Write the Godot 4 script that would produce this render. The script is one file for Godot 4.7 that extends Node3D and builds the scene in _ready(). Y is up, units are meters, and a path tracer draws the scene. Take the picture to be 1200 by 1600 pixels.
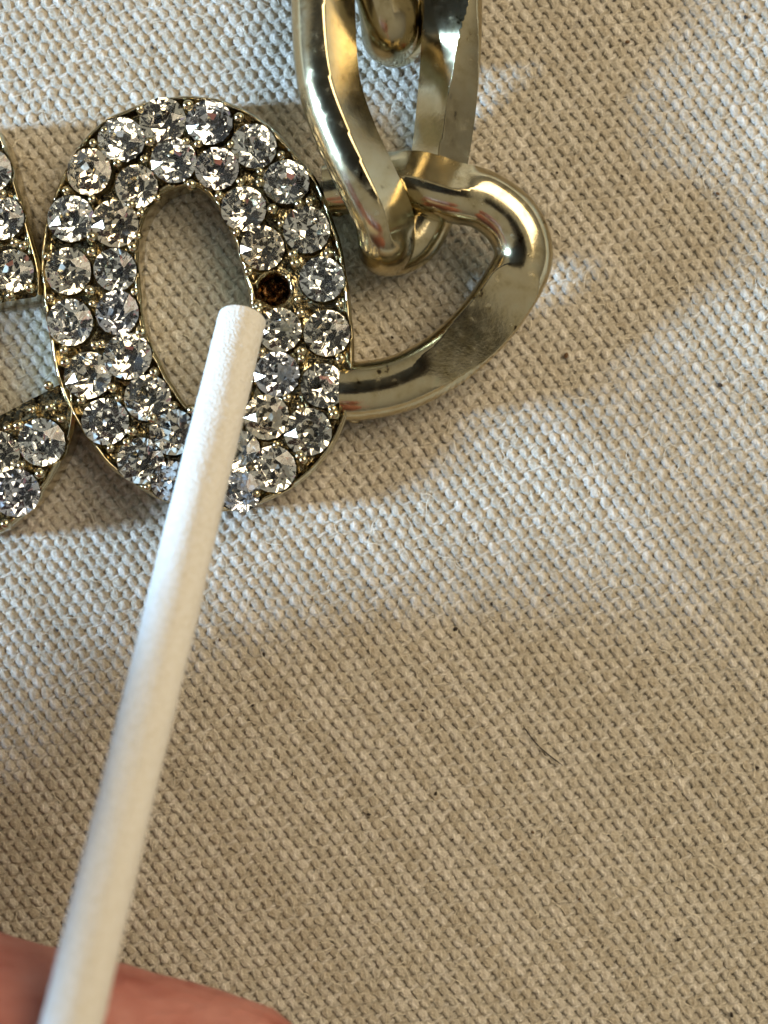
extends Node3D
# A close-up of a rhinestone letter chain on woven canvas. Real size: metres, a millimetre is MM.

const MM := 0.001
const EYE := 76.9          # camera height over the cloth, mm
const PXMM := 0.035        # one photo pixel on the cloth, mm
const WEAVE := 0.898845    # the warp of the cloth lies along x; the picture is turned by this against it

var rng := RandomNumberGenerator.new()
var used := {}
var noise := FastNoiseLite.new()

# ------------------------------------------------------------------ helpers
func at(x: float, y: float, h: float) -> Vector3:      # picture place and height (mm) -> metres
	var k := PXMM * (EYE - h) / EYE
	return turned(Vector3((x - 600.0) * k, h, (y - 800.0) * k) * MM)

func turned(v: Vector3) -> Vector3:                     # from the picture's right, up and down to the world
	return v.rotated(Vector3.UP, WEAVE)

func numbered(called: String) -> String:
	if not used.has(called):
		used[called] = 0
		return called
	used[called] += 1
	return "%s_%03d" % [called, used[called]]

func thing(called: String, label: String, category: String, where := Vector3.ZERO, group := "") -> Node3D:
	var o := Node3D.new()
	o.name = numbered(called)
	add_child(o)
	o.position = where
	o.set_meta("label", label)
	o.set_meta("category", category)
	if group:
		o.set_meta("group", group)
	return o

func part(called: String, mesh: Mesh, m: Material, parent: Node) -> MeshInstance3D:
	var o := MeshInstance3D.new()
	o.name = called
	o.mesh = mesh
	o.material_override = m
	parent.add_child(o, true)
	return o

func arrays_mesh(v: PackedVector3Array, n: PackedVector3Array, uv: PackedVector2Array, ix: PackedInt32Array) -> ArrayMesh:
	var a := []
	a.resize(Mesh.ARRAY_MAX)
	a[Mesh.ARRAY_VERTEX] = v
	a[Mesh.ARRAY_NORMAL] = n
	if uv.size():
		a[Mesh.ARRAY_TEX_UV] = uv
	a[Mesh.ARRAY_INDEX] = ix
	var m := ArrayMesh.new()
	m.add_surface_from_arrays(Mesh.PRIMITIVE_TRIANGLES, a)
	return m

# rows x cols grid of points -> smooth mesh; wrap_c closes the columns, wrap_r the rows. Outward side: rows x cols cross product.
func grid_mesh(p: PackedVector3Array, rows: int, cols: int, wrap_r := false, wrap_c := false, flip := false) -> ArrayMesh:
	var n := PackedVector3Array()
	n.resize(p.size())
	for r in rows:
		var ra := (r - 1 + rows) % rows if wrap_r else maxi(r - 1, 0)
		var rb := (r + 1) % rows if wrap_r else mini(r + 1, rows - 1)
		for c in cols:
			var ca := (c - 1 + cols) % cols if wrap_c else maxi(c - 1, 0)
			var cb := (c + 1) % cols if wrap_c else mini(c + 1, cols - 1)
			var q := (p[rb * cols + c] - p[ra * cols + c]).cross(p[r * cols + cb] - p[r * cols + ca]) * 1e8
			n[r * cols + c] = -q.normalized() if flip else q.normalized()
	var ix := PackedInt32Array()
	for r in (rows if wrap_r else rows - 1):
		var r2 := (r + 1) % rows
		for c in (cols if wrap_c else cols - 1):
			var c2 := (c + 1) % cols
			var q := [r * cols + c, r2 * cols + c, r2 * cols + c2, r * cols + c2]
			if flip:
				ix.append_array([q[0], q[1], q[2], q[0], q[2], q[3]])
			else:
				ix.append_array([q[0], q[2], q[1], q[0], q[3], q[2]])
	return arrays_mesh(p, n, PackedVector2Array(), ix)

# flat-shaded mesh from triangles whose outside is found from a centre
func facet_mesh(tris: Array, centre: Vector3) -> ArrayMesh:
	var v := PackedVector3Array()
	var n := PackedVector3Array()
	var ix := PackedInt32Array()
	for t in tris:
		var a: Vector3 = t[0]
		var b: Vector3 = t[1]
		var c: Vector3 = t[2]
		var q := ((b - a) * 1e4).cross((c - a) * 1e4).normalized()
		if q.dot((a + b + c) / 3.0 - centre) < 0:
			q = -q
			var s := b
			b = c
			c = s
		for x in [a, c, b]:
			ix.append(v.size())
			v.append(x)
			n.append(q)
	return arrays_mesh(v, n, PackedVector2Array(), ix)

func noise_tex(freq: float, size: int, seed_: int, octaves := 4, ramp: Gradient = null, kind := FastNoiseLite.TYPE_SIMPLEX_SMOOTH) -> NoiseTexture2D:
	var f := FastNoiseLite.new()
	f.noise_type = kind
	f.seed = seed_
	f.frequency = freq
	f.fractal_octaves = octaves
	var t := NoiseTexture2D.new()
	t.width = size
	t.height = size
	t.seamless = true
	t.noise = f
	if ramp:
		t.color_ramp = ramp
	return t

func ramp(stops: Array) -> Gradient:
	var g := Gradient.new()
	var o := PackedFloat32Array()
	var c := PackedColorArray()
	for s in stops:
		o.append(s[0])
		c.append(s[1])
	g.offsets = o
	g.colors = c
	return g

func grey(x: float) -> Color:
	return Color(x, x, x)

func mat(col: Color, rough: float, metal := 0.0) -> StandardMaterial3D:
	var m := StandardMaterial3D.new()
	m.albedo_color = col
	m.roughness = rough
	m.metallic = metal
	return m

func spread(m: StandardMaterial3D, per_mm: float) -> void:     # object-space triplanar, per_mm repeats to the millimetre
	m.uv1_triplanar = true
	m.uv1_scale = Vector3.ONE * per_mm * 1000.0
	m.uv1_triplanar_sharpness = 4.0

# ------------------------------------------------------------------ gold
var gold: StandardMaterial3D
var gold_rough: StandardMaterial3D

func make_gold() -> void:
	var worn := noise_tex(0.012, 512, 5, 5, ramp([[0.0, grey(0.36)], [0.25, grey(0.20)], [0.5, grey(0.165)], [1.0, grey(0.14)]]))
	var tint := noise_tex(0.010, 512, 11, 5, ramp([[0.0, Color(0.20, 0.17, 0.13)], [0.09, Color(0.40, 0.34, 0.25)], [0.16, Color(0.90, 0.88, 0.82)], [0.34, Color(0.97, 0.96, 0.93)], [0.7, Color(1, 1, 1)], [1.0, Color(0.97, 1.0, 1.0)]]))
	var pits := noise_tex(0.05, 512, 23, 4)
	gold = mat(Color(0.765, 0.72, 0.595), 1.0, 1.0)
	gold.albedo_texture = tint
	gold.roughness_texture = worn
	gold.heightmap_enabled = true
	gold.heightmap_texture = pits
	gold.heightmap_scale = 0.0002
	spread(gold, 0.16)
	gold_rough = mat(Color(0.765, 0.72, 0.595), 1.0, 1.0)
	gold_rough.albedo_texture = noise_tex(0.035, 512, 17, 5, ramp([[0.0, Color(0.24, 0.20, 0.15)], [0.22, Color(0.42, 0.37, 0.28)], [0.36, Color(0.92, 0.90, 0.85)], [1.0, Color(1, 1, 1)]]))  # tarnish patches, also painted in to stand for the shade between the stones
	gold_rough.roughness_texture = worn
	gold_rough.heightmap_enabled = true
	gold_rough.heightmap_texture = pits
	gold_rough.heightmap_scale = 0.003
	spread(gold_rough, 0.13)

# A wire of round section along control points [x, y, height mm, flat tilt in degrees, flat depth as a share of the radius, radius mm],
# with one ground flat that follows the wire.
func wire(ctrl: Array, closed: bool, base: Vector3, rings: int, sides := 72) -> ArrayMesh:
	var k := ctrl.size()
	var pos := PackedVector3Array()
	for c in ctrl:
		pos.append(at(c[0], c[1], c[2]) - base)
	var centre := PackedVector3Array()
	var extra := []
	for i in rings:
		var f := float(i) / (rings if closed else rings - 1) * (k if closed else k - 1)
		var a := mini(int(f), k - 1 if closed else k - 2)
		var t := f - a
		var g := func(j): return (j + k) % k if closed else clampi(j, 0, k - 1)
		var i0: int = g.call(a - 1)
		var i1: int = g.call(a)
		var i2: int = g.call(a + 1)
		var i3: int = g.call(a + 2)
		centre.append(pos[i1].cubic_interpolate(pos[i2], pos[i0], pos[i3], t))
		var e := []
		for q in [3, 4, 5]:
			e.append(cubic_interpolate(ctrl[i1][q], ctrl[i2][q], ctrl[i0][q], ctrl[i3][q], t) if q == 5 else lerpf(ctrl[i1][q], ctrl[i2][q], t * t * (3.0 - 2.0 * t)))
		for q in [6, 7]:
			var still := 0.0 if q == 6 else 1.1
			e.append(lerpf(ctrl[i1][q] if ctrl[i1].size() > 6 else still, ctrl[i2][q] if ctrl[i2].size() > 6 else still, t * t * (3.0 - 2.0 * t)))
		extra.append(e)
	for pass_ in 3:      # ease the centreline
		var soft := centre.duplicate()
		for i in rings:
			if closed or (i > 0 and i < rings - 1):
				soft[i] = centre[i] * 0.5 + (centre[(i - 1 + rings) % rings] + centre[(i + 1) % rings]) * 0.25
		centre = soft
	# frames carried along the wire
	var tang := PackedVector3Array()
	for i in rings:
		var a := (i - 1 + rings) % rings if closed else maxi(i - 1, 0)
		var b := (i + 1) % rings if closed else mini(i + 1, rings - 1)
		tang.append(((centre[b] - centre[a]) * 1000.0).normalized())
	var nor := PackedVector3Array()
	var u := tang[0].cross(Vector3.UP).normalized()
	for i in rings:
		u = (u - tang[i] * u.dot(tang[i])).normalized()
		nor.append(u)
	var twist := 0.0
	if closed:
		var last := (u - tang[0] * u.dot(tang[0])).normalized()
		twist = last.signed_angle_to(nor[0], tang[0])
	var v := PackedVector3Array()
	var n := PackedVector3Array()
	for i in rings:
		var x := nor[i].rotated(tang[i], twist * i / rings)
		var y := tang[i].cross(x)
		var side := tang[i].cross(Vector3.UP)
		var face := Vector3.UP
		var face2 := Vector3.UP
		if side.length() > 0.05:
			side = side.normalized()
			face = side.cross(tang[i]).normalized()
			face2 = face.rotated(tang[i], deg_to_rad(extra[i][3]))
			face = face.rotated(tang[i], deg_to_rad(extra[i][0]))
		var r: float = extra[i][2] * MM
		for s in sides:
			var an := TAU * s / sides
			for f in 2:                  # a vertex falls on each edge of a flat
				var deep: float = extra[i][1] if f == 0 else extra[i][4]
				if deep < 0.98:
					var to := face if f == 0 else face2
					var mid := atan2(to.dot(y), to.dot(x))
					var rel := wrapf(an - mid, -PI, PI)
					var rim := acos(deep)
					if absf(absf(rel) - rim) <= PI / sides:
						an = mid + rim * signf(rel)
						break
			var d := x * cos(an) + y * sin(an)
			var off: float = d.dot(face) - extra[i][1]
			var off2: float = d.dot(face2) - extra[i][4]
			if off > -1e-4 and off >= off2:
				v.append(centre[i] + (d - face * off) * r)
				n.append(face.lerp(d, smoothstep(0.78, 1.0, extra[i][1])).normalized())
			elif off2 > -1e-4:
				v.append(centre[i] + (d - face2 * off2) * r)
				n.append(face2.lerp(d, smoothstep(0.78, 1.0, extra[i][4])).normalized())
			else:
				v.append(centre[i] + d * r)
				n.append(d)
	var ix := PackedInt32Array()
	for i in (rings if closed else rings - 1):
		var i2 := (i + 1) % rings
		for s in sides:
			var s2 := (s + 1) % sides
			ix.append_array([i * sides + s, i2 * sides + s, i2 * sides + s2, i * sides + s, i2 * sides + s2, i * sides + s2])
	return arrays_mesh(v, n, PackedVector2Array(), ix)

# ------------------------------------------------------------------ crystals
var crystal_mesh: ArrayMesh
var foil_meshes := []
var crystal_mats := []
var foil_mats := []
var bead_mesh: Mesh

func make_crystal() -> void:
	var R := 1.0 * MM
	var T := []
	var G := []
	var M := []
	for i in 8:
		var a := TAU * i / 8
		T.append(Vector3(cos(a) * 0.48, 0.42, sin(a) * 0.48) * R)
		M.append(Vector3(cos(a + TAU / 16) * 0.52, -0.50, sin(a + TAU / 16) * 0.52) * R)
	for i in 16:
		var a := TAU * i / 16
		var lift := 0.05 if i % 2 else 0.0
		G.append(Vector3(cos(a), 0.02 + lift, sin(a)) * R)
	var crown := []
	for i in 8:
		var j := (i + 1) % 8
		crown.append([T[i], T[j], Vector3(0, 0.42, 0) * R])
		crown.append([T[i], T[j], G[2 * i + 1]])
		crown.append([T[i], G[2 * i], G[2 * i + 1]])
		crown.append([T[j], G[2 * i + 1], G[(2 * i + 2) % 16]])
	crystal_mesh = facet_mesh(crown, Vector3(0, -0.1 * R, 0))
	for kind in 4:        # four cuts of the back, none quite even
		var pav := []
		var J := func(x): return x + Vector3(rng.randf_range(-0.018, 0.018), rng.randf_range(-0.018, 0.018), rng.randf_range(-0.018, 0.018)) * R
		var culet: Vector3 = J.call(Vector3(0, -0.86, 0) * R)
		var K := []
		for i in 8:
			K.append(J.call(M[i]))
		for i in 8:
			var j := (i + 1) % 8
			pav.append([culet, K[i], K[j]])
			pav.append([K[i], K[j], G[(2 * i + 2) % 16]])
			pav.append([K[i], G[2 * i], G[2 * i + 1]])
			pav.append([K[i], G[2 * i + 1], G[(2 * i + 2) % 16]])
		for t in pav:
			for q in 3:
				t[q] = Vector3(t[q].x, t[q].y - 0.012 * R, t[q].z)
		foil_meshes.append(facet_mesh(pav, Vector3(0, -0.1 * R, 0)))
	for c in [Color(0.97, 0.98, 1.0), Color(1.0, 0.98, 0.95)]:
		var m := mat(Color(c.r, c.g, c.b, 0.0), 0.0)
		m.transparency = BaseMaterial3D.TRANSPARENCY_ALPHA
		m.refraction_enabled = true
		m.refraction_scale = 0.056
		crystal_mats.append(m)
	for c in [Color(0.96, 0.965, 0.955), Color(0.93, 0.94, 0.935), Color(0.965, 0.96, 0.935), Color(0.91, 0.92, 0.935)]:
		foil_mats.append(mat(c, 0.07, 1.0))
	var s := SphereMesh.new()
	s.radius = 0.28 * MM
	s.height = 0.62 * MM
	s.radial_segments = 16
	s.rings = 8
	bead_mesh = s

func set_stone(o: Node3D, place: Vector3, r_mm: float) -> void:
	var c := part("crystal", crystal_mesh, crystal_mats[rng.randi() % 2], o)
	var b := Basis.from_euler(Vector3(rng.randf_range(-0.16, 0.16), rng.randf() * TAU, rng.randf_range(-0.16, 0.16)))
	c.transform = Transform3D(b.scaled_local(Vector3(r_mm, r_mm, r_mm)), place)
	part("foil_back", foil_meshes[rng.randi() % 4], foil_mats[rng.randi() % 4], c)

func set_bead(o: Node3D, place: Vector3) -> void:
	var c := part("bead_prong", bead_mesh, gold, o)
	var k := rng.randf_range(0.8, 1.12)
	c.transform = Transform3D(Basis.from_euler(Vector3(rng.randf(), rng.randf() * 6.0, 0)).scaled(Vector3(k, k * 1.1, k)), place)

# radius by angle of a closed outline, eased
func polar(points: Array, c: Vector2) -> PackedFloat32Array:
	var l := []
	for p in points:
		var d := Vector2(p[0], p[1]) - c
		l.append([fposmod(d.angle(), TAU), d.length()])
	l.sort_custom(func(a, b): return a[0] < b[0])
	var out := PackedFloat32Array()
	for i in 720:
		var a := TAU * i / 720
		var j := 0
		while j < l.size() and l[j][0] <= a:
			j += 1
		var p = l[(j - 1 + l.size()) % l.size()]
		var q = l[j % l.size()]
		var w := fposmod(q[0] - p[0], TAU)
		out.append(lerpf(p[1], q[1], fposmod(a - p[0], TAU) / maxf(w, 1e-6)))
	for k in 40:
		var s := out.duplicate()
		for i in 720:
			s[i] = out[i] * 0.5 + (out[(i + 719) % 720] + out[(i + 1) % 720]) * 0.25
		out = s
	return out

func radius_at(l: PackedFloat32Array, a: float) -> float:
	var f := fposmod(a, TAU) / TAU * 720.0
	var i := int(f)
	return lerpf(l[i % 720], l[(i + 1) % 720], f - i)

const FACE := 2.55         # height of a letter's face, mm

# The metal of a letter: a face with rims and a seat sunk for each stone, and its walls. ends: angles (start outer, start inner, end outer, end inner)
func letter_body(o: Node3D, outer: PackedFloat32Array, inner: PackedFloat32Array, c: Vector2, ends: Array, stones: Array, pits: Array, closed: bool, base: Vector3) -> void:
	var N := 440
	var M := 46
	var rows := N if closed else N + 1
	var p := PackedVector3Array()
	var bin := {}                      # stones by coarse cell
	for s in stones:
		for gx in range(-1, 2):
			for gy in range(-1, 2):
				var key := Vector2i(int(floor(s[0] / 50.0)) + gx, int(floor(s[1] / 50.0)) + gy)
				bin.get_or_add(key, []).append(s)
	for i in rows:
		var f := float(i) / N
		var ao := lerpf(ends[0], ends[2], f)
		var ai := lerpf(ends[1], ends[3], f)
		var po := c + Vector2.from_angle(ao) * radius_at(outer, ao)
		var pi := c + Vector2.from_angle(ai) * radius_at(inner, ai)
		var wide := po.distance_to(pi)
		for j in M + 1:
			var u := float(j) / M
			u = u - sin(u * TAU) * 0.06      # closer rows at both rims
			var q := po.lerp(pi, u)
			var edge := minf(u, 1.0 - u) * wide
			var h := FACE - 0.10 - 0.34 * smoothstep(5.0, 13.0, edge) + 0.20 * exp(-pow((edge - 3.5) / 3.2, 2.0)) - 0.14 * exp(-pow(edge / 1.6, 2.0))
			h += noise.get_noise_2d(q.x * 1.3, q.y * 1.3) * 0.10
			for s in bin.get(Vector2i(int(floor(q.x / 50.0)), int(floor(q.y / 50.0))), []):
				var d: float = Vector2(s[0], s[1]).distance_to(q)
				var R: float = s[2]
				if d < R + 2.0:
					h = minf(h, FACE - 0.30 - 1.15 * clampf((R + 2.0 - d) / (R * 0.5), 0.0, 1.0) - 0.08)
			for s in pits:
				var d: float = Vector2(s[0], s[1]).distance_to(q)
				var R: float = s[2]
				h += 0.16 * exp(-pow((d - R - 3.0) / 3.0, 2.0))
				if d < R:
					h = minf(h, FACE - 1.5 * smoothstep(0.0, 1.0, (R - d) / 8.0) + noise.get_noise_2d(q.x * 5.0, q.y * 5.0) * 0.25)
			p.append(at(q.x, q.y, FACE) + Vector3(0, (h - FACE) * MM, 0) - base)
	for band in [["pave_face", 5, M - 5], ["outer_rim", 0, 5], ["inner_rim", M - 5, M]]:
		var w := PackedVector3Array()
		for i in rows:
			for j in range(band[1], band[2] + 1):
				w.append(p[i * (M + 1) + j])
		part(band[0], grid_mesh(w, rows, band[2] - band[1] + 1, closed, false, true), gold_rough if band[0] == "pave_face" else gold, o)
	# walls, eased at the top edge
	for which in 2:
		var w := PackedVector3Array()
		for i in rows:
			var e := p[i * (M + 1) + (0 if which == 0 else M)]
			var inwards := (p[i * (M + 1) + (2 if which == 0 else M - 2)] - e) * Vector3(1, 0, 1)
			inwards = inwards.normalized() * MM
			for s in [[0.0, 0.0], [-0.05, -0.05], [-0.07, -0.14], [-0.06, -1.2], [0.02, -2.3]]:
				var y: float = e.y + s[1] * MM
				w.append(Vector3(e.x, maxf(y, 0.02 * MM), e.z) + inwards * s[0])
		part("outer_wall" if which == 0 else "inner_wall", grid_mesh(w, rows, 5, closed, false, which == 0), gold, o)
	if not closed:
		for e in 2:
			var w := PackedVector3Array()
			for j in M + 1:
				var q := p[(0 if e == 0 else N) * (M + 1) + j]
				for s in [0.0, -0.1, -1.2, -2.3]:
					w.append(Vector3(q.x, maxf(q.y + s * MM, 0.02 * MM), q.z))
			part("end_wall", grid_mesh(w, M + 1, 4, false, false, e == 1), gold, o)

# ------------------------------------------------------------------ cloth
var yarn_mats := []

func fibre_image(w: int, h: int) -> Image:
	var im := Image.create(w, h, false, Image.FORMAT_RGB8)
	var f := FastNoiseLite.new()
	f.seed = 4
	f.frequency = 1.0
	f.fractal_octaves = 3
	for y in h:
		var b := TAU * y / h
		for x in w:
			var a := TAU * (float(x) / w + float(y) / h)        # fibres twist round the yarn
			var s := f.get_noise_3d(cos(a) * 0.5 + 3.0, sin(a) * 0.5, cos(b) * 6.0) * 0.7 + f.get_noise_3d(sin(b) * 7.0, cos(a) * 1.3, sin(a) * 1.3) * 0.55
			var g := clampf(0.55 + s * 0.9, 0.0, 1.0)
			im.set_pixel(x, y, Color(g, g, g))
	return im

# a yarn that goes over and under every pitch (mm); lies along x, its bend starts over at the origin
func yarn_mesh(pitch: float, count: int, rl: float, rv: float, amp: float, crest: float, seed_: int) -> ArrayMesh:
	var r := RandomNumberGenerator.new()
	r.seed = seed_
	var per := 4
	var rings := count * per + 1
	var cols := 7
	var v := PackedVector3Array()
	var n := PackedVector3Array()
	var uv := PackedVector2Array()
	var knot := r.randf() * 100.0
	for i in rings:
		var k := float(i) / per - count / 2
		var x := k * pitch
		var dip := 0.5 - 0.5 * cos(PI * k)
		var bend := 1.0 - 2.0 * pow(dip, crest)
		var slope := -crest * pow(dip, crest - 1.0) * sin(PI * k) * PI * amp / pitch
		var fat := 1.0 + noise.get_noise_2d(x * 40.0, seed_ * 31.0) * 0.30 + noise.get_noise_2d(x * 190.0, seed_ * 77.0) * 0.18
		var swell := 1.0 + 0.10 * bend
		var y := amp * bend * (1.0 + noise.get_noise_2d(x * 120.0, 900.0 + seed_ * 13.0) * 0.35)
		var z := noise.get_noise_2d(x * 30.0, 300.0 + seed_ * 17.0) * 0.08 + noise.get_noise_2d(x * 170.0, 500.0 + seed_ * 7.0) * 0.06
		for c in cols:
			var a := lerpf(-0.55, PI + 0.55, float(c) / (cols - 1))
			var cy := sin(a)
			var cz := cos(a)
			v.append(Vector3(x, y + cy * rv * fat * swell, z + cz * rl * fat * swell) * MM)
			n.append(Vector3(-slope * maxf(cy, 0.0), cy / rv * rl, cz).normalized())
			uv.append(Vector2(x / 1.3 + knot, float(c) / (cols - 1)))
	var ix := PackedInt32Array()
	for i in rings - 1:
		for c in cols - 1:
			var q := i * cols + c
			ix.append_array([q, q + 1, q + cols + 1, q, q + cols + 1, q + cols])
	return arrays_mesh(v, n, uv, ix)

func build_cloth() -> void:
	var cloth := Node3D.new()
	cloth.name = "canvas_cloth"
	add_child(cloth)
	cloth.set_meta("kind", "structure")
	cloth.set_meta("label", "natural cotton canvas cloth in a plain weave with dark seed flecks")
	var fib := ImageTexture.create_from_image(fibre_image(256, 128))
	var look := fibre_image(256, 128)
	for y in 128:
		for x in 256:
			var g := look.get_pixel(x, y).r
			look.set_pixel(x, y, Color(0.76 + 0.24 * g, 0.735 + 0.265 * g, 0.69 + 0.31 * g))
	var looks := ImageTexture.create_from_image(look)
	for c in [Color(0.90, 0.88, 0.835), Color(0.875, 0.85, 0.795), Color(0.93, 0.91, 0.87), Color(0.85, 0.82, 0.76)]:
		var m := mat(c, 0.95)
		m.albedo_texture = looks
		m.heightmap_enabled = true
		m.heightmap_texture = fib
		m.heightmap_scale = 0.009
		m.specular_mode = BaseMaterial3D.SPECULAR_DISABLED
		m.rim_enabled = true
		m.rim = 0.25
		m.rim_tint = 0.6
		yarn_mats.append(m)
	var half := 54.0
	var warp_pitch := 0.574          # between warp yarns
	var weft_pitch := 0.375          # between weft yarns
	var warp := []
	var weft := []
	for k in 9:
		warp.append(yarn_mesh(weft_pitch, int(2 * half / weft_pitch / 2) * 2, 0.238, 0.125, 0.064, 2.1, 10 + k))
	for k in 9:
		weft.append(yarn_mesh(warp_pitch, int(2 * half / warp_pitch / 2) * 2, 0.186, 0.092, 0.025, 1.0, 40 + k))
	var along := Vector3(1, 0, 0)
	var across := Vector3(0, 0, 1)
	var nw := int(half / warp_pitch)
	for i in range(-nw, nw + 1):
		var o := part("warp_yarn", warp[rng.randi() % 9], yarn_mats[rng.randi() % 4], cloth)
		var flip := PI if rng.randf() < 0.5 else 0.0
		var shift := (posmod(i, 2) + 2 * rng.randi_range(-2, 2)) * weft_pitch
		o.position = (across * i * warp_pitch + along * shift + Vector3(0, -0.20 + rng.randf_range(-0.012, 0.012), 0)) * MM
		o.rotation.y = flip
	var nf := int(half / weft_pitch)
	for j in range(-nf, nf + 1):
		var o := part("weft_yarn", weft[rng.randi() % 9], yarn_mats[rng.randi() % 4], cloth)
		var flip := PI if rng.randf() < 0.5 else 0.0
		var shift := (posmod(j + 1, 2) + 2 * rng.randi_range(-2, 2)) * warp_pitch
		o.position = (along * j * weft_pitch + across * shift + Vector3(0, -0.222 + rng.randf_range(-0.01, 0.01), 0)) * MM
		o.rotation.y = -PI / 2 + flip
	# the rest of the cloth, past the yarns that can be told apart
	var weave := Image.create(64, 64, false, Image.FORMAT_RGB8)
	for y in 64:
		for x in 64:
			var g := 0.5 + 0.5 * cos(TAU * x / 32.0) * cos(TAU * y / 32.0)
			weave.set_pixel(x, y, Color(g, g, g))
	var far := mat(Color(0.80, 0.775, 0.715), 0.95)
	far.heightmap_enabled = true
	far.heightmap_texture = ImageTexture.create_from_image(weave)
	far.heightmap_scale = 0.01
	spread(far, 0.5)
	var sheet := BoxMesh.new()
	sheet.size = Vector3(0.7, 0.0006, 0.7)
	part("cloth_underside", sheet, far, cloth).position = Vector3(0, -0.00058, 0)
	# loose fibres that stand out of the yarns
	var fuzz := MultiMesh.new()
	fuzz.transform_format = MultiMesh.TRANSFORM_3D
	fuzz.mesh = hair_mesh([Vector3(-0.5, 0, 0), Vector3(-0.25, 0.10, 0.02), Vector3(0.02, 0.14, -0.01), Vector3(0.28, 0.09, 0.02), Vector3(0.5, 0.0, 0.08)], 0.0095)
	fuzz.instance_count = 8000
	for i in 8000:
		var p := turned(Vector3(rng.randf_range(-27, 27), rng.randf_range(-0.06, 0.03), rng.randf_range(-34, 34)) * MM)
		var b := Basis.from_euler(Vector3(rng.randf_range(-0.9, 0.9), rng.randf() * TAU, rng.randf_range(-0.3, 0.3))).scaled_local(Vector3(rng.randf_range(0.3, 1.2), rng.randf_range(0.3, 1.0), rng.randf_range(0.5, 2.0)))
		fuzz.set_instance_transform(i, Transform3D(b, p))
	var fo := MultiMeshInstance3D.new()
	fo.name = "loose_fibres"
	fo.multimesh = fuzz
	fo.material_override = mat(Color(0.86, 0.83, 0.76), 0.8)
	fo.set_meta("kind", "stuff")
	cloth.add_child(fo, true)
	# bits of cotton seed caught in the weave
	var dark := mat(Color(0.16, 0.13, 0.10), 0.8)
	var brown := mat(Color(0.36, 0.27, 0.18), 0.8)
	for s in [[712, 982, 5], [395, 1102, 4], [885, 555, 6], [1125, 602, 5], [1165, 27, 5], [980, 66, 5], [972, 276, 4], [1120, 303, 4], [870, 270, 3], [905, 35, 3], [575, 840, 3], [487, 937, 3], [343, 1000, 4],
			[412, 1022, 4], [1060, 1468, 5], [832, 1300, 4], [1143, 1585, 5], [768, 943, 4], [857, 930, 4], [681, 1240, 4], [1022, 1310, 4], [576, 1272, 4], [613, 527, 3], [707, 1312, 3], [935, 1180, 3], [320, 1095, 3], [238, 74, 4], [1010, 1015, 3], [660, 1110, 3], [1183, 1200, 4], [905, 1405, 3], [575, 915, 3], [60, 1010, 4], [90, 985, 3], [40, 905, 3]]:
		var r: float = s[2] * 0.95
		var tris := []
		var ring := []
		for k in 6:
			ring.append(Vector3(cos(TAU * k / 6) * r * rng.randf_range(0.5, 1.3), rng.randf_range(-0.6, 0.6), sin(TAU * k / 6) * r * rng.randf_range(0.4, 0.9)) * PXMM * MM)
		var top := Vector3(0, r * 0.45, 0) * PXMM * MM
		for k in 6:
			tris.append([top, ring[k], ring[(k + 1) % 6]])
			tris.append([-top, ring[k], ring[(k + 1) % 6]])
		var o := part("seed_fleck", facet_mesh(tris, Vector3.ZERO), dark if rng.randf() < 0.65 else brown, cloth)
		o.position = at(s[0], s[1], 0.03)
		o.rotation.y = rng.randf() * TAU

# a thin round hair through points in mm, of radius r mm
func hair_mesh(pts: Array, r: float, sides := 4) -> ArrayMesh:
	var p := PackedVector3Array()
	var n := pts.size()
	for i in n:
		var t: Vector3 = (pts[mini(i + 1, n - 1)] - pts[maxi(i - 1, 0)]).normalized()
		var x := t.cross(Vector3(0.1, 1, 0.3)).normalized()
		var y := t.cross(x)
		var k := r * (0.35 if i == 0 or i == n - 1 else 1.0)
		for s in sides:
			p.append((pts[i] + (x * cos(TAU * s / sides) + y * sin(TAU * s / sides)) * k) * MM)
	return grid_mesh(p, n, sides, false, true)

# ------------------------------------------------------------------ hand: bones joined in one smooth skin (surface nets)
func field(q: Vector3, bones: Array) -> float:
	var s := 0.0
	for b in bones:
		var a: Vector3 = b[0]
		var ab: Vector3 = b[1] - a
		var t := clampf((q - a).dot(ab) / ab.length_squared(), 0.0, 1.0)
		var d := q.distance_to(a + ab * t) - lerpf(b[2], b[3], t)
		if d < 14.0:
			s += exp(-d * 0.9)
	return 12.0 if s <= 1e-6 else -log(s) / 0.9

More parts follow.
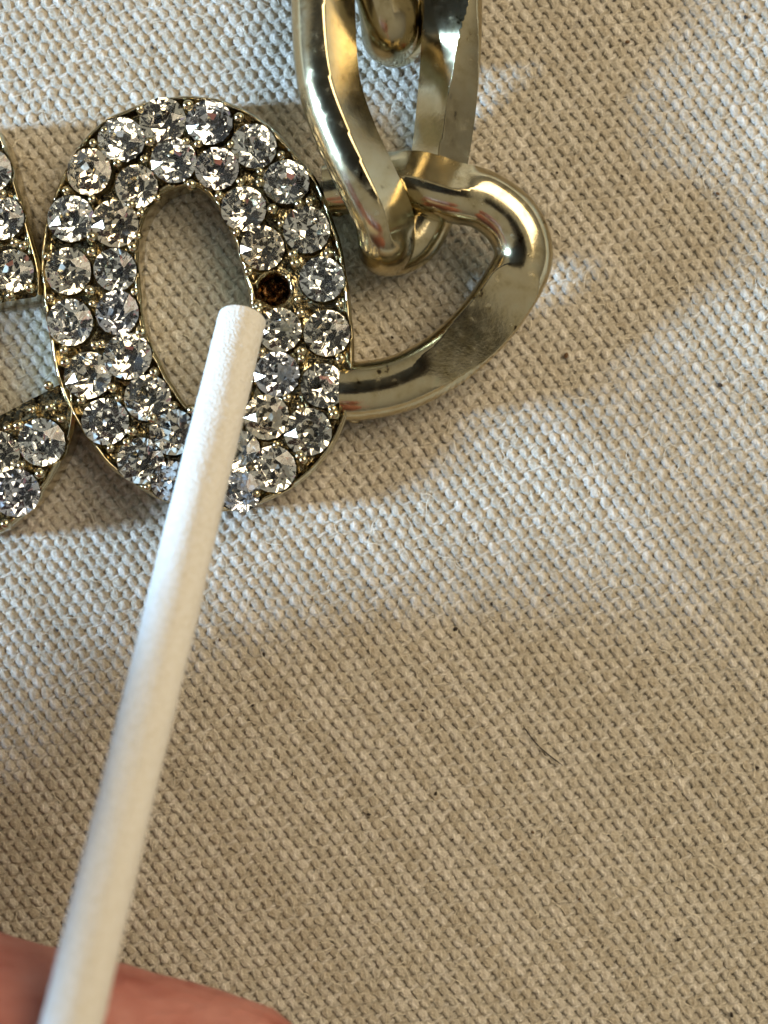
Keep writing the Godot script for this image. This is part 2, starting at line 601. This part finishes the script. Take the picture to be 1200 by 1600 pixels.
func skin_mesh(bones: Array, cell: float) -> ArrayMesh:
	var lo := Vector3.INF
	var hi := -Vector3.INF
	for b in bones:
		for e in 2:
			var r: Vector3 = Vector3.ONE * (b[2 + e] + 3.0)
			lo = lo.min(b[e] - r)
			hi = hi.max(b[e] + r)
	var dim := Vector3i(((hi - lo) / cell).ceil()) + Vector3i.ONE
	var near := {}
	for b in bones:            # corners near each bone
		var steps := int(ceil(b[0].distance_to(b[1]) / cell)) + 1
		for k in steps + 1:
			var t := float(k) / steps
			var c: Vector3 = b[0].lerp(b[1], t)
			var r: float = lerpf(b[2], b[3], t)
			var a := Vector3i(((c - Vector3.ONE * (r + 2 * cell) - lo) / cell).floor())
			var z := Vector3i(((c + Vector3.ONE * (r + 2 * cell) - lo) / cell).ceil())
			for i in range(a.x, z.x + 1):
				for j in range(a.y, z.y + 1):
					for l in range(a.z, z.z + 1):
						var d := (lo + Vector3(i, j, l) * cell).distance_to(c)
						if d > r - 2.2 * cell - 2.0 and d < r + 2.6 * cell:
							near[Vector3i(i, j, l)] = true
	var val := {}
	for key in near:
		val[key] = field(lo + Vector3(key) * cell, bones)
	var id := {}
	var v := PackedVector3Array()
	var n := PackedVector3Array()
	var corner := [Vector3i(0, 0, 0), Vector3i(1, 0, 0), Vector3i(0, 1, 0), Vector3i(1, 1, 0), Vector3i(0, 0, 1), Vector3i(1, 0, 1), Vector3i(0, 1, 1), Vector3i(1, 1, 1)]
	var edges := [[0, 1], [2, 3], [4, 5], [6, 7], [0, 2], [1, 3], [4, 6], [5, 7], [0, 4], [1, 5], [2, 6], [3, 7]]
	for key in near:
		var f := PackedFloat32Array()
		var whole := true
		for c in corner:
			if not val.has(key + c):
				whole = false
				break
			f.append(val[key + c])
		if not whole:
			continue
		var sum := Vector3.ZERO
		var cnt := 0
		for e in edges:
			if (f[e[0]] < 0.0) != (f[e[1]] < 0.0):
				sum += Vector3(corner[e[0]]).lerp(Vector3(corner[e[1]]), f[e[0]] / (f[e[0]] - f[e[1]]))
				cnt += 1
		if cnt:
			var q: Vector3 = lo + (Vector3(key) + sum / cnt) * cell
			id[key] = v.size()
			v.append(q * MM)
			var h := 0.4
			n.append(Vector3(field(q + Vector3(h, 0, 0), bones) - field(q - Vector3(h, 0, 0), bones), field(q + Vector3(0, h, 0), bones) - field(q - Vector3(0, h, 0), bones), field(q + Vector3(0, 0, h), bones) - field(q - Vector3(0, 0, h), bones)).normalized())
	var ix := PackedInt32Array()
	var axes := [[Vector3i(1, 0, 0), Vector3i(0, 1, 0), Vector3i(0, 0, 1)], [Vector3i(0, 1, 0), Vector3i(0, 0, 1), Vector3i(1, 0, 0)], [Vector3i(0, 0, 1), Vector3i(1, 0, 0), Vector3i(0, 1, 0)]]
	for key in id:
		for ax in axes:
			var k2: Vector3i = key + ax[0]
			if not val.has(k2) or (val[key] < 0.0) == (val[k2] < 0.0):
				continue
			var q := [key, key - ax[1], key - ax[1] - ax[2], key - ax[2]]
			if not (id.has(q[1]) and id.has(q[2]) and id.has(q[3])):
				continue
			var w := [id[q[0]], id[q[1]], id[q[2]], id[q[3]]]
			if val[key] < 0.0:
				ix.append_array([w[0], w[2], w[1], w[0], w[3], w[2]])
			else:
				ix.append_array([w[0], w[1], w[2], w[0], w[2], w[3]])
	return arrays_mesh(v, n, PackedVector2Array(), ix)

# ------------------------------------------------------------------ the scene
func _ready() -> void:
	rng.seed = 71
	noise.seed = 9
	noise.frequency = 0.02
	noise.fractal_octaves = 3
	# camera
	var cam := Camera3D.new()
	cam.name = "camera"
	add_child(cam)
	cam.position = Vector3(0, EYE * MM, 0)
	cam.basis = Basis(Vector3.UP, WEAVE) * Basis(Vector3.RIGHT, -PI / 2)
	var opt := CameraAttributesPhysical.new()
	opt.frustum_near = 0.005
	opt.frustum_far = 20.0
	opt.frustum_focal_length = 32.97
	opt.frustum_focus_distance = (EYE - 2.6) * MM
	opt.exposure_aperture = 19.0
	cam.attributes = opt
	cam.fov = 40.0
	cam.near = 0.005
	cam.far = 20.0
	cam.current = true
	# air and exposure
	var we := WorldEnvironment.new()
	we.name = "world"
	var env := Environment.new()
	# the dim room round about: pale above, darker towards the walls
	env.background_mode = Environment.BG_SKY
	var room := ProceduralSkyMaterial.new()
	room.sky_top_color = Color(0.42, 0.385, 0.305).linear_to_srgb()
	room.sky_horizon_color = Color(0.12, 0.108, 0.09).linear_to_srgb()
	room.sky_curve = 0.2
	room.ground_horizon_color = Color(0.12, 0.108, 0.09).linear_to_srgb()
	room.ground_bottom_color = Color(0.08, 0.07, 0.06).linear_to_srgb()
	env.sky = Sky.new()
	env.sky.sky_material = room
	env.tonemap_mode = Environment.TONE_MAPPER_LINEAR
	env.tonemap_exposure = 0.955
	env.sdfgi_enabled = true
	env.ssao_enabled = true
	env.ssil_enabled = true
	we.environment = env
	add_child(we)
	# window to the left, low and cool
	window_light(turned(Vector3(-1.23, 0.415, 0.080)), Vector2(0.125, 0.24), Color(0.45, 0.69, 1.0), 6.2)
	# warm ceiling lamp, up and to the right
	lamp_light(turned(Vector3(0.21, 0.30, -0.19)), Vector2(0.30, 0.30), Color(1.0, 0.84, 0.60), 0.170)

	make_gold()
	make_crystal()
	build_cloth()
	build_letters()
	build_chain()
	build_stick()
	build_hand()
	build_phone()
	build_hair()

func window_light(where: Vector3, size: Vector2, col: Color, energy: float) -> void:
	var o := Node3D.new()
	o.name = "window"
	o.set_meta("kind", "structure")
	add_child(o)
	o.look_at_from_position(where, Vector3.ZERO, Vector3.UP)
	var pane := BoxMesh.new()
	pane.size = Vector3(size.x, size.y, 0.004)
	var g := mat(Color(0.1, 0.1, 0.1), 0.5)
	g.emission_enabled = true
	g.emission = col
	g.emission_energy_multiplier = 1.2
	part("window_pane", pane, g, o)
	var l := AreaLight3D.new()
	l.name = "window_daylight"
	l.area_size = size
	l.area_normalize_energy = true
	l.light_color = col.linear_to_srgb()
	l.light_energy = energy
	l.area_range = 5.0
	l.shadow_enabled = true
	o.add_child(l)
	l.position = Vector3(0, 0, -0.006)
	var frame := mat(Color(0.78, 0.77, 0.74), 0.6)
	for s in [-1, 1]:
		var b := BoxMesh.new()
		b.size = Vector3(0.03, size.y + 0.06, 0.03)
		part("window_frame", b, frame, o).position = Vector3(s * (size.x / 2 + 0.016), 0, 0)
		var t := BoxMesh.new()
		t.size = Vector3(size.x, 0.03, 0.03)
		part("window_frame", t, frame, o).position = Vector3(0, s * (size.y / 2 + 0.016), 0)

func lamp_light(where: Vector3, size: Vector2, col: Color, energy: float) -> void:
	var o := thing("ceiling_lamp", "square warm ceiling lamp panel above the cloth, outside the picture", "lamp", where)
	o.look_at(Vector3.ZERO, Vector3.UP)
	var pane := BoxMesh.new()
	pane.size = Vector3(size.x, size.y, 0.004)
	var g := mat(Color(0.1, 0.1, 0.1), 0.5)
	g.emission_enabled = true
	g.emission = col
	g.emission_energy_multiplier = 1.2
	part("lamp_diffuser", pane, g, o)
	var case_ := BoxMesh.new()
	case_.size = Vector3(size.x + 0.02, size.y + 0.02, 0.03)
	part("lamp_housing", case_, mat(Color(0.8, 0.8, 0.78), 0.6), o).position = Vector3(0, 0, 0.02)
	var l := AreaLight3D.new()
	l.name = "lamp_glow"
	l.area_size = size
	l.area_normalize_energy = true
	l.light_color = col.linear_to_srgb()
	l.light_energy = energy
	l.area_range = 5.0
	l.shadow_enabled = true
	o.add_child(l)
	l.position = Vector3(0, 0, -0.006)

const O_OUT := [[300, 149], [225, 160], [200, 170], [162, 187], [135, 212], [120, 232], [105, 260], [82, 312], [72, 345], [66, 380], [64, 420], [67, 450], [72, 495], [80, 535], [87, 580], [104, 627], [120, 660], [142, 690], [172, 730], [212, 757], [250, 780], [300, 796], [353, 797], [398, 788], [457, 760],
	[491, 733], [518, 699], [540, 651], [549, 600], [551, 547], [547, 493], [538, 427], [517, 341], [487, 269], [463, 245], [429, 203], [391, 176], [351, 157]]
const O_IN := [[250, 302], [271, 290], [290, 286], [306, 287], [322, 299], [341, 322], [357, 355], [373, 400], [383, 435], [391, 475], [396, 520], [395, 570], [386, 615], [365, 648], [335, 664], [310, 655], [290, 634], [272, 607], [250, 567], [232, 530], [221, 495], [219, 460], [217, 432], [215, 395], [220, 352], [233, 322]]
const O_STONES := [[255, 190, 35], [327, 192, 35], [397, 229, 34], [447, 285, 35], [479, 360, 35], [503, 437, 34], [511, 521, 35], [505, 603, 34], [481, 675, 36], [427, 733, 35], [376, 768, 31], [320, 768, 30], [268, 752, 31], [220, 720, 35], [165, 659, 35], [138, 587, 36], [110, 504, 35], [107, 424, 35], [111, 342, 35],
	[140, 269, 35], [190, 219, 35], [272, 252, 34], [339, 264, 33], [381, 327, 34], [410, 388, 33], [437, 516, 33], [433, 585, 34], [417, 652, 34], [375, 706, 32], [320, 709, 32], [270, 675, 35], [231, 622, 35], [200, 557, 36], [184, 489, 33], [180, 422, 32], [180, 350, 35], [214, 292, 32]]
const O_BEADS := [[235, 224], [227, 250], [184, 257], [147, 225], [105, 299], [145, 312], [295, 166], [292, 222], [206, 321], [221, 334], [217, 370], [209, 388], [145, 372], [144, 395], [76, 402], [142, 455], [212, 457], [80, 466], [146, 475], [220, 517], [150, 540], [221, 520], [102, 547], [160, 538], [104, 566], [242, 583], [177, 606],
	[186, 622], [272, 634], [129, 626], [208, 674], [200, 692], [174, 700], [243, 745], [232, 760], [403, 487], [471, 490], [472, 550], [408, 551], [532, 561], [471, 561], [450, 622], [470, 637], [520, 640], [523, 648], [395, 690], [432, 695], [474, 718], [468, 712], [392, 728], [401, 771], [374, 185], [362, 227], [310, 226], [440, 243], [407, 269],
	[407, 286], [376, 285], [485, 316], [427, 328], [440, 350], [468, 320], [370, 365], [458, 398], [514, 396], [389, 425], [462, 413], [466, 469], [531, 476], [405, 480], [343, 306], [300, 290], [246, 310], [240, 655], [300, 640], [165, 205], [220, 172]]

func build_letters() -> void:
	var co := Vector2(312, 476)
	var base := at(312, 476, FACE) * Vector3(1, 0, 1)
	var o := thing("letter_charm", "gold letter O paved with clear rhinestones, one stone missing", "letter charm", base, "rhinestone letters joined in a row")
	letter_body(o, polar(O_OUT, co), polar(O_IN, co), co, [0.0, 0.0, TAU, TAU], O_STONES, [[427, 451, 27]], true, base)
	for s in O_STONES:
		set_stone(o, at(s[0], s[1], FACE) - base + Vector3(0, rng.randf_range(0.0, 0.10) * MM, 0), s[2] * PXMM * (EYE - FACE) / EYE * 1.05)
	for s in O_BEADS:
		set_bead(o, at(s[0], s[1], FACE) - base + Vector3(0, 0.10 * MM, 0))
	# dried glue and rust in the empty seat
	var rust := mat(Color(0.78, 0.71, 0.60), 0.25, 0.9)
	rust.albedo_texture = noise_tex(0.03, 128, 3, 4, ramp([[0.0, Color(0.10, 0.085, 0.07)], [0.48, Color(0.20, 0.16, 0.12)], [0.60, Color(0.95, 0.80, 0.66)]]))
	spread(rust, 0.6)
	var lump := PackedVector3Array()
	for i in 9:
		for j in 20:
			var r: float = 20.0 * i / 8.0
			var a := TAU * j / 20
			var q := Vector2(427 + cos(a) * r, 451 + sin(a) * r)
			lump.append(at(q.x, q.y, FACE) - base + Vector3(0, (-1.0 + noise.get_noise_2d(q.x * 6.0, q.y * 6.0) * 1.1 - 0.5 * pow(i / 8.0, 4.0)) * MM, 0))
	part("glue_residue", grid_mesh(lump, 9, 20, false, true, true), rust, o).set_meta("label", "rusty dried glue in the empty stone seat")

	# the letter to its left, most of it past the edge of the picture
	var cc := Vector2(-118, 523)
	var outer := [[110, 585], [116, 640], [112, 675], [100, 705], [76, 750], [50, 787], [0, 832], [62, 470], [64, 432], [52, 385], [40, 345], [27, 300], [14, 257], [2, 205], [-12, 192], [-60, 186]]
	for p in O_OUT:
		if p[0] < 390 and not (p[0] > 330 and p[1] < 200):
			outer.append([p[0] - 430, maxf(p[1] + 45, 186 + absf(p[0] - 330) * 0.06)])
	var inner := []
	for p in O_IN:
		inner.append([p[0] - 430, p[1] + 45])
	var stones := [[-14, 267, 32], [4, 342, 33], [21, 424, 32], [66, 691, 36], [25, 770, 36], [-4, 708, 33], [-52, 400, 30], [-60, 330, 32], [-66, 742, 32], [-42, 812, 33], [-60, 222, 33]]
	var po := polar(outer, cc)
	var pi := polar(inner, cc)
	for row in [[0.27, 12], [0.76, 9]]:
		for k in row[1]:
			var a := lerpf(deg_to_rad(112), deg_to_rad(258), float(k) / (row[1] - 1))
			var d := lerpf(radius_at(po, a), radius_at(pi, a), row[0])
			stones.append([cc.x + cos(a) * d, cc.y + sin(a) * d, 33])
	var cbase := at(-118, 523, FACE) * Vector3(1, 0, 1)
	var c := thing("letter_charm", "gold rhinestone letter cut off by the left edge of the picture", "letter charm", cbase, "rhinestone letters joined in a row")
	letter_body(c, po, pi, cc, [deg_to_rad(16), deg_to_rad(66), deg_to_rad(341), deg_to_rad(328)], stones, [], false, cbase)
	for s in stones:
		set_stone(c, at(s[0], s[1], FACE) - cbase + Vector3(0, rng.randf_range(0.0, 0.10) * MM, 0), s[2] * PXMM * (EYE - FACE) / EYE * 1.05)
	for s in [[25, 380], [48, 450], [80, 636], [77, 603], [52, 640], [97, 655], [35, 727], [64, 740], [14, 668], [10, 818], [5, 305], [38, 385], [-2, 468], [30, 665], [18, 462], [-30, 300], [-30, 370], [-20, 668]]:
		set_bead(c, at(s[0], s[1], FACE) - cbase + Vector3(0, 0.10 * MM, 0))

func build_chain() -> void:
	# the loop soldered to the letter: x, y, height, flat tilt, flat depth, radius
	var base := at(690, 440, 0)
	var o := thing("chain_link", "gold loop link fixed to the letter O with a broad flat face", "chain link", base, "gold curb chain links")
	part("loop_wire", wire([[538, 612, 1.45, 0, 1.1, 1.55], [565, 611, 1.6, 0, 1.1, 1.58], [625, 599, 1.75, 5, 1.06, 1.55], [690, 566, 2.05, 8, 0.78, 1.55], [748, 516, 2.4, 7, 0.54, 1.58], [794, 455, 2.75, 9, 0.56, 1.58], [818, 402, 2.95, 4, 1.06, 1.55], [802, 350, 3.2, 0, 1.1, 1.55],
		[758, 314, 3.4, 35, 1.0, 1.53], [705, 300, 3.5, 40, 0.7, 1.58], [650, 284, 2.9, 30, 0.8, 1.58], [600, 283, 1.9, 0, 1.1, 1.53], [555, 290, 1.45, 0, 1.1, 1.49], [512, 297, 1.2, 0, 1.1, 1.39]], false, base, 420), gold, o)
	for q in [[553, 583, 1.9, 0.62], [551, 646, 1.2, 0.5], [524, 322, 1.3, 0.55]]:
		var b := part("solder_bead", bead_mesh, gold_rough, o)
		b.position = at(q[0], q[1], q[2]) - base
		b.scale = Vector3(1.3, 0.9, 1.0) * q[3] / 0.3
	base = at(600, 120, 0)
	o = thing("chain_link", "large gold curb link hooked through the loop, bright flat face on its left limb", "chain link", base, "gold curb chain links")
	part("link_wire", wire([[508, -60, 4.9, -50, 0.72, 1.64], [506, 40, 4.9, -50, 0.72, 1.64], [514, 130, 4.9, -50, 0.72, 1.62], [538, 205, 4.85, -50, 0.72, 1.60], [570, 275, 4.7, -48, 0.70, 1.58], [598, 336, 4.1, -44, 0.72, 1.55], [604, 374, 3.0, -38, 1.08, 1.53], [606, 388, 1.8, 0, 1.1, 1.51],
		[645, 372, 1.52, 0, 1.1, 1.51], [675, 310, 1.52, 42, 1.0, 1.53, -48, 0.8], [688, 240, 1.6, 42, 0.72, 1.55, -48, 0.70], [697, 170, 2.3, 40, 0.74, 1.58, -48, 0.68], [704, 90, 3.0, 34, 0.86, 1.58, -40, 0.66], [706, 0, 3.7, 20, 0.9, 1.58, -14, 0.62], [700, -110, 4.2, 0, 0.7, 1.58], [665, -210, 4.6, 0, 0.8, 1.58], [605, -250, 4.8, 0, 1.0, 1.58], [540, -180, 4.9, -20, 0.8, 1.61]], true, base, 420), gold, o)
	base = at(640, -150, 0)
	o = thing("chain_link", "gold chain link whose rounded end shows at the top edge", "chain link", base, "gold curb chain links")
	part("link_wire", wire([[570, -150, 4.4, -50, 0.72, 1.58], [590, -60, 4.4, -50, 0.72, 1.58], [604, -6, 4.0, -46, 0.74, 1.58], [609, 40, 3.1, -30, 1.05, 1.52], [611, 58, 1.95, 0, 1.1, 1.50], [626, 56, 1.45, 0, 1.1, 1.45], [662, 0, 1.3, 0, 1.1, 1.42], [695, -60, 1.35, 0, 1.1, 1.45], [725, -100, 1.4, 0, 0.8, 1.55], [735, -200, 1.6, 0, 0.8, 1.55], [715, -300, 2.4, 0, 0.8, 1.55], [660, -370, 3.6, 0, 0.8, 1.55], [600, -340, 4.0, 0, 0.8, 1.55], [568, -250, 4.4, -30, 0.8, 1.55]], true, base, 260), gold, o)

func build_stick() -> void:
	# axis: the tip rests on the O, the rest rises to the fingers
	var a := at(379, 497, 5.0)
	var b := at(112, 1600, 20.0)
	var dir := (b - a).normalized()
	var len := 68.0 * MM
	var r := 1.225 * MM
	var o := thing("paper_stick", "white rolled paper stick pointing at the missing stone", "stick", a)
	var paper := mat(Color(0.81, 0.80, 0.775), 0.95)
	paper.albedo_texture = noise_tex(0.03, 512, 31, 5, ramp([[0.0, Color(0.95, 0.935, 0.90)], [0.35, Color(0.98, 0.975, 0.96)], [0.6, Color(1, 1, 1)], [1.0, Color(1, 1, 1)]]))
	paper.heightmap_enabled = true
	paper.heightmap_texture = noise_tex(0.06, 512, 33, 5)
	paper.heightmap_scale = 0.006
	paper.specular_mode = BaseMaterial3D.SPECULAR_DISABLED
	spread(paper, 0.16)
	var x := dir.cross(Vector3.UP).normalized()
	var y := dir.cross(x)
	var p := PackedVector3Array()
	var rows := 0
	for s in [[0.0, 0.02], [0.0, 0.55], [0.0, 0.93], [0.03, 0.98], [0.1, 1.0], [0.5, 1.0]]:
		rows += 1
		for k in 48:
			var an := TAU * k / 48
			var w: float = s[1] + noise.get_noise_2d(k * 9.0, s[0] * 20.0) * 0.015
			p.append(dir * s[0] * MM + (x * cos(an) + y * sin(an)) * r * w)
	for i in range(1, 137):
		rows += 1
		for k in 48:
			var an := TAU * k / 48
			var w := 1.0 + noise.get_noise_2d(cos(an) * 20.0 + i * 2.0, sin(an) * 20.0 + i * 1.5) * 0.05
			p.append(dir * (0.5 + i * 0.5) * MM + (x * cos(an) + y * sin(an)) * r * w)
	part("paper_shaft", grid_mesh(p, rows, 48, false, true), paper, o)
	# nap of the paper: short fibres standing off the shaft
	var nap := MultiMesh.new()
	nap.transform_format = MultiMesh.TRANSFORM_3D
	nap.mesh = hair_mesh([Vector3(-0.16, 0, 0), Vector3(-0.06, 0.035, 0.01), Vector3(0.06, 0.04, 0), Vector3(0.16, 0.01, 0.03)], 0.006, 3)
	nap.instance_count = 2600
	for i in 2600:
		var an := rng.randf() * TAU
		var out := x * cos(an) + y * sin(an)
		var t := dir.cross(out)
		var bb := Basis(dir, out, t).orthonormalized() * Basis.from_euler(Vector3(rng.randf_range(-0.5, 0.5), rng.randf() * TAU, rng.randf_range(-0.4, 0.4)))
		nap.set_instance_transform(i, Transform3D(bb.scaled_local(Vector3.ONE * rng.randf_range(0.5, 1.2)), dir * rng.randf_range(0.1, 60.0) * MM + out * r))
	var no := MultiMeshInstance3D.new()
	no.name = "paper_nap"
	no.multimesh = nap
	no.material_override = mat(Color(0.92, 0.91, 0.88), 0.9)
	no.set_meta("kind", "stuff")
	o.add_child(no, true)

func build_hand() -> void:
	# joints in mm (x right, y up, z towards the viewer's bottom of the picture)
	var base := turned(Vector3(-15, 0, 40) * MM)
	var j := func(x, z, h): return turned(Vector3(x, h, z)) - base / MM
	var index := [j.call(-75, 20, 30), j.call(-42, 16.2, 16), j.call(-27, 25.5, 14.3), j.call(-9, 29.6, 13.6)]
	var middle := [j.call(-78, 32, 18), j.call(-48, 27, 9.5), j.call(-36, 38, 8.8), j.call(-22, 44, 8.6)]
	var ring := [j.call(-80, 44, 15), j.call(-52, 40, 9.0), j.call(-42, 50, 8.5), j.call(-30, 56, 8.4)]
	var little := [j.call(-80, 54, 13), j.call(-58, 53, 8.2), j.call(-48, 60, 7.6), j.call(-38, 65, 7.5)]
	var thumb := [j.call(-92, 58, 34), j.call(-62, 55, 39), j.call(-36, 45, 41), j.call(-14, 36.5, 36.5)]
	var wrist: Vector3 = j.call(-125, 55, 28)
	var arm: Vector3 = j.call(-210, 88, 34)
	var bones := []
	for f in [[index, 10.5, 9.2, 8.5, 7.9], [middle, 10.0, 9.0, 8.2, 7.4], [ring, 9.5, 8.6, 7.8, 7.0], [little, 8.6, 7.4, 6.8, 6.2], [thumb, 13.0, 10.5, 9.6, 8.6]]:
		for k in 3:
			bones.append([f[0][k], f[0][k + 1], f[1 + k], f[2 + k]])
		bones.append([wrist, f[0][0], 17.0, f[1] + 2.0])
	bones.append([wrist, arm, 24.0, 30.0])
	var o := thing("hand", "bare fingertip at the bottom left edge holding up the white stick", "hand", base)
	var skin := mat(Color(0.71, 0.485, 0.44), 0.55)
	skin.albedo_texture = noise_tex(0.014, 256, 41, 5, ramp([[0.0, Color(0.78, 0.58, 0.54)], [0.45, Color(0.94, 0.86, 0.84)], [1.0, Color(1, 1, 1)]]))
	skin.heightmap_enabled = true
	skin.heightmap_texture = noise_tex(0.06, 256, 43, 3, null, FastNoiseLite.TYPE_CELLULAR)
	skin.heightmap_scale = 0.012
	spread(skin, 0.08)
	part("skin", skin_mesh(bones, 2.0), skin, o)

func build_phone() -> void:
	# the phone that takes the picture, lens side down; the lens looks out just under its back
	var o := thing("phone", "dark phone held flat above the jewellery, outside the picture", "phone", Vector3(0, (EYE + 1.5) * MM, 0))
	o.rotation.y = WEAVE
	var b := BoxMesh.new()
	b.size = Vector3(148, 8, 72) * MM
	var m := mat(Color(0.06, 0.06, 0.065), 0.25)
	part("phone_body", b, m, o).position = Vector3(-58, 5, -22) * MM
	var ring := CylinderMesh.new()
	ring.top_radius = 7 * MM
	ring.bottom_radius = 7 * MM
	ring.height = 1.0 * MM
	part("lens_ring", ring, mat(Color(0.1, 0.1, 0.1), 0.3, 0.8), o).position = Vector3(0, 0.55, 0) * MM

func build_hair() -> void:
	var pts := []
	var base := at(850, 1168, 0.0)
	for q in [[817, 1133], [824, 1144], [834, 1158], [846, 1170], [858, 1180], [870, 1189], [879, 1196]]:
		pts.append((at(q[0], q[1], 0.10) - base) / MM)
	var o := MeshInstance3D.new()
	o.name = "stray_hair"
	o.mesh = hair_mesh(pts, 0.034, 6)
	o.material_override = mat(Color(0.11, 0.10, 0.09), 0.6)
	o.position = base
	o.set_meta("label", "short curved dark hair lying on the bare cloth")
	o.set_meta("category", "hair")
	add_child(o)
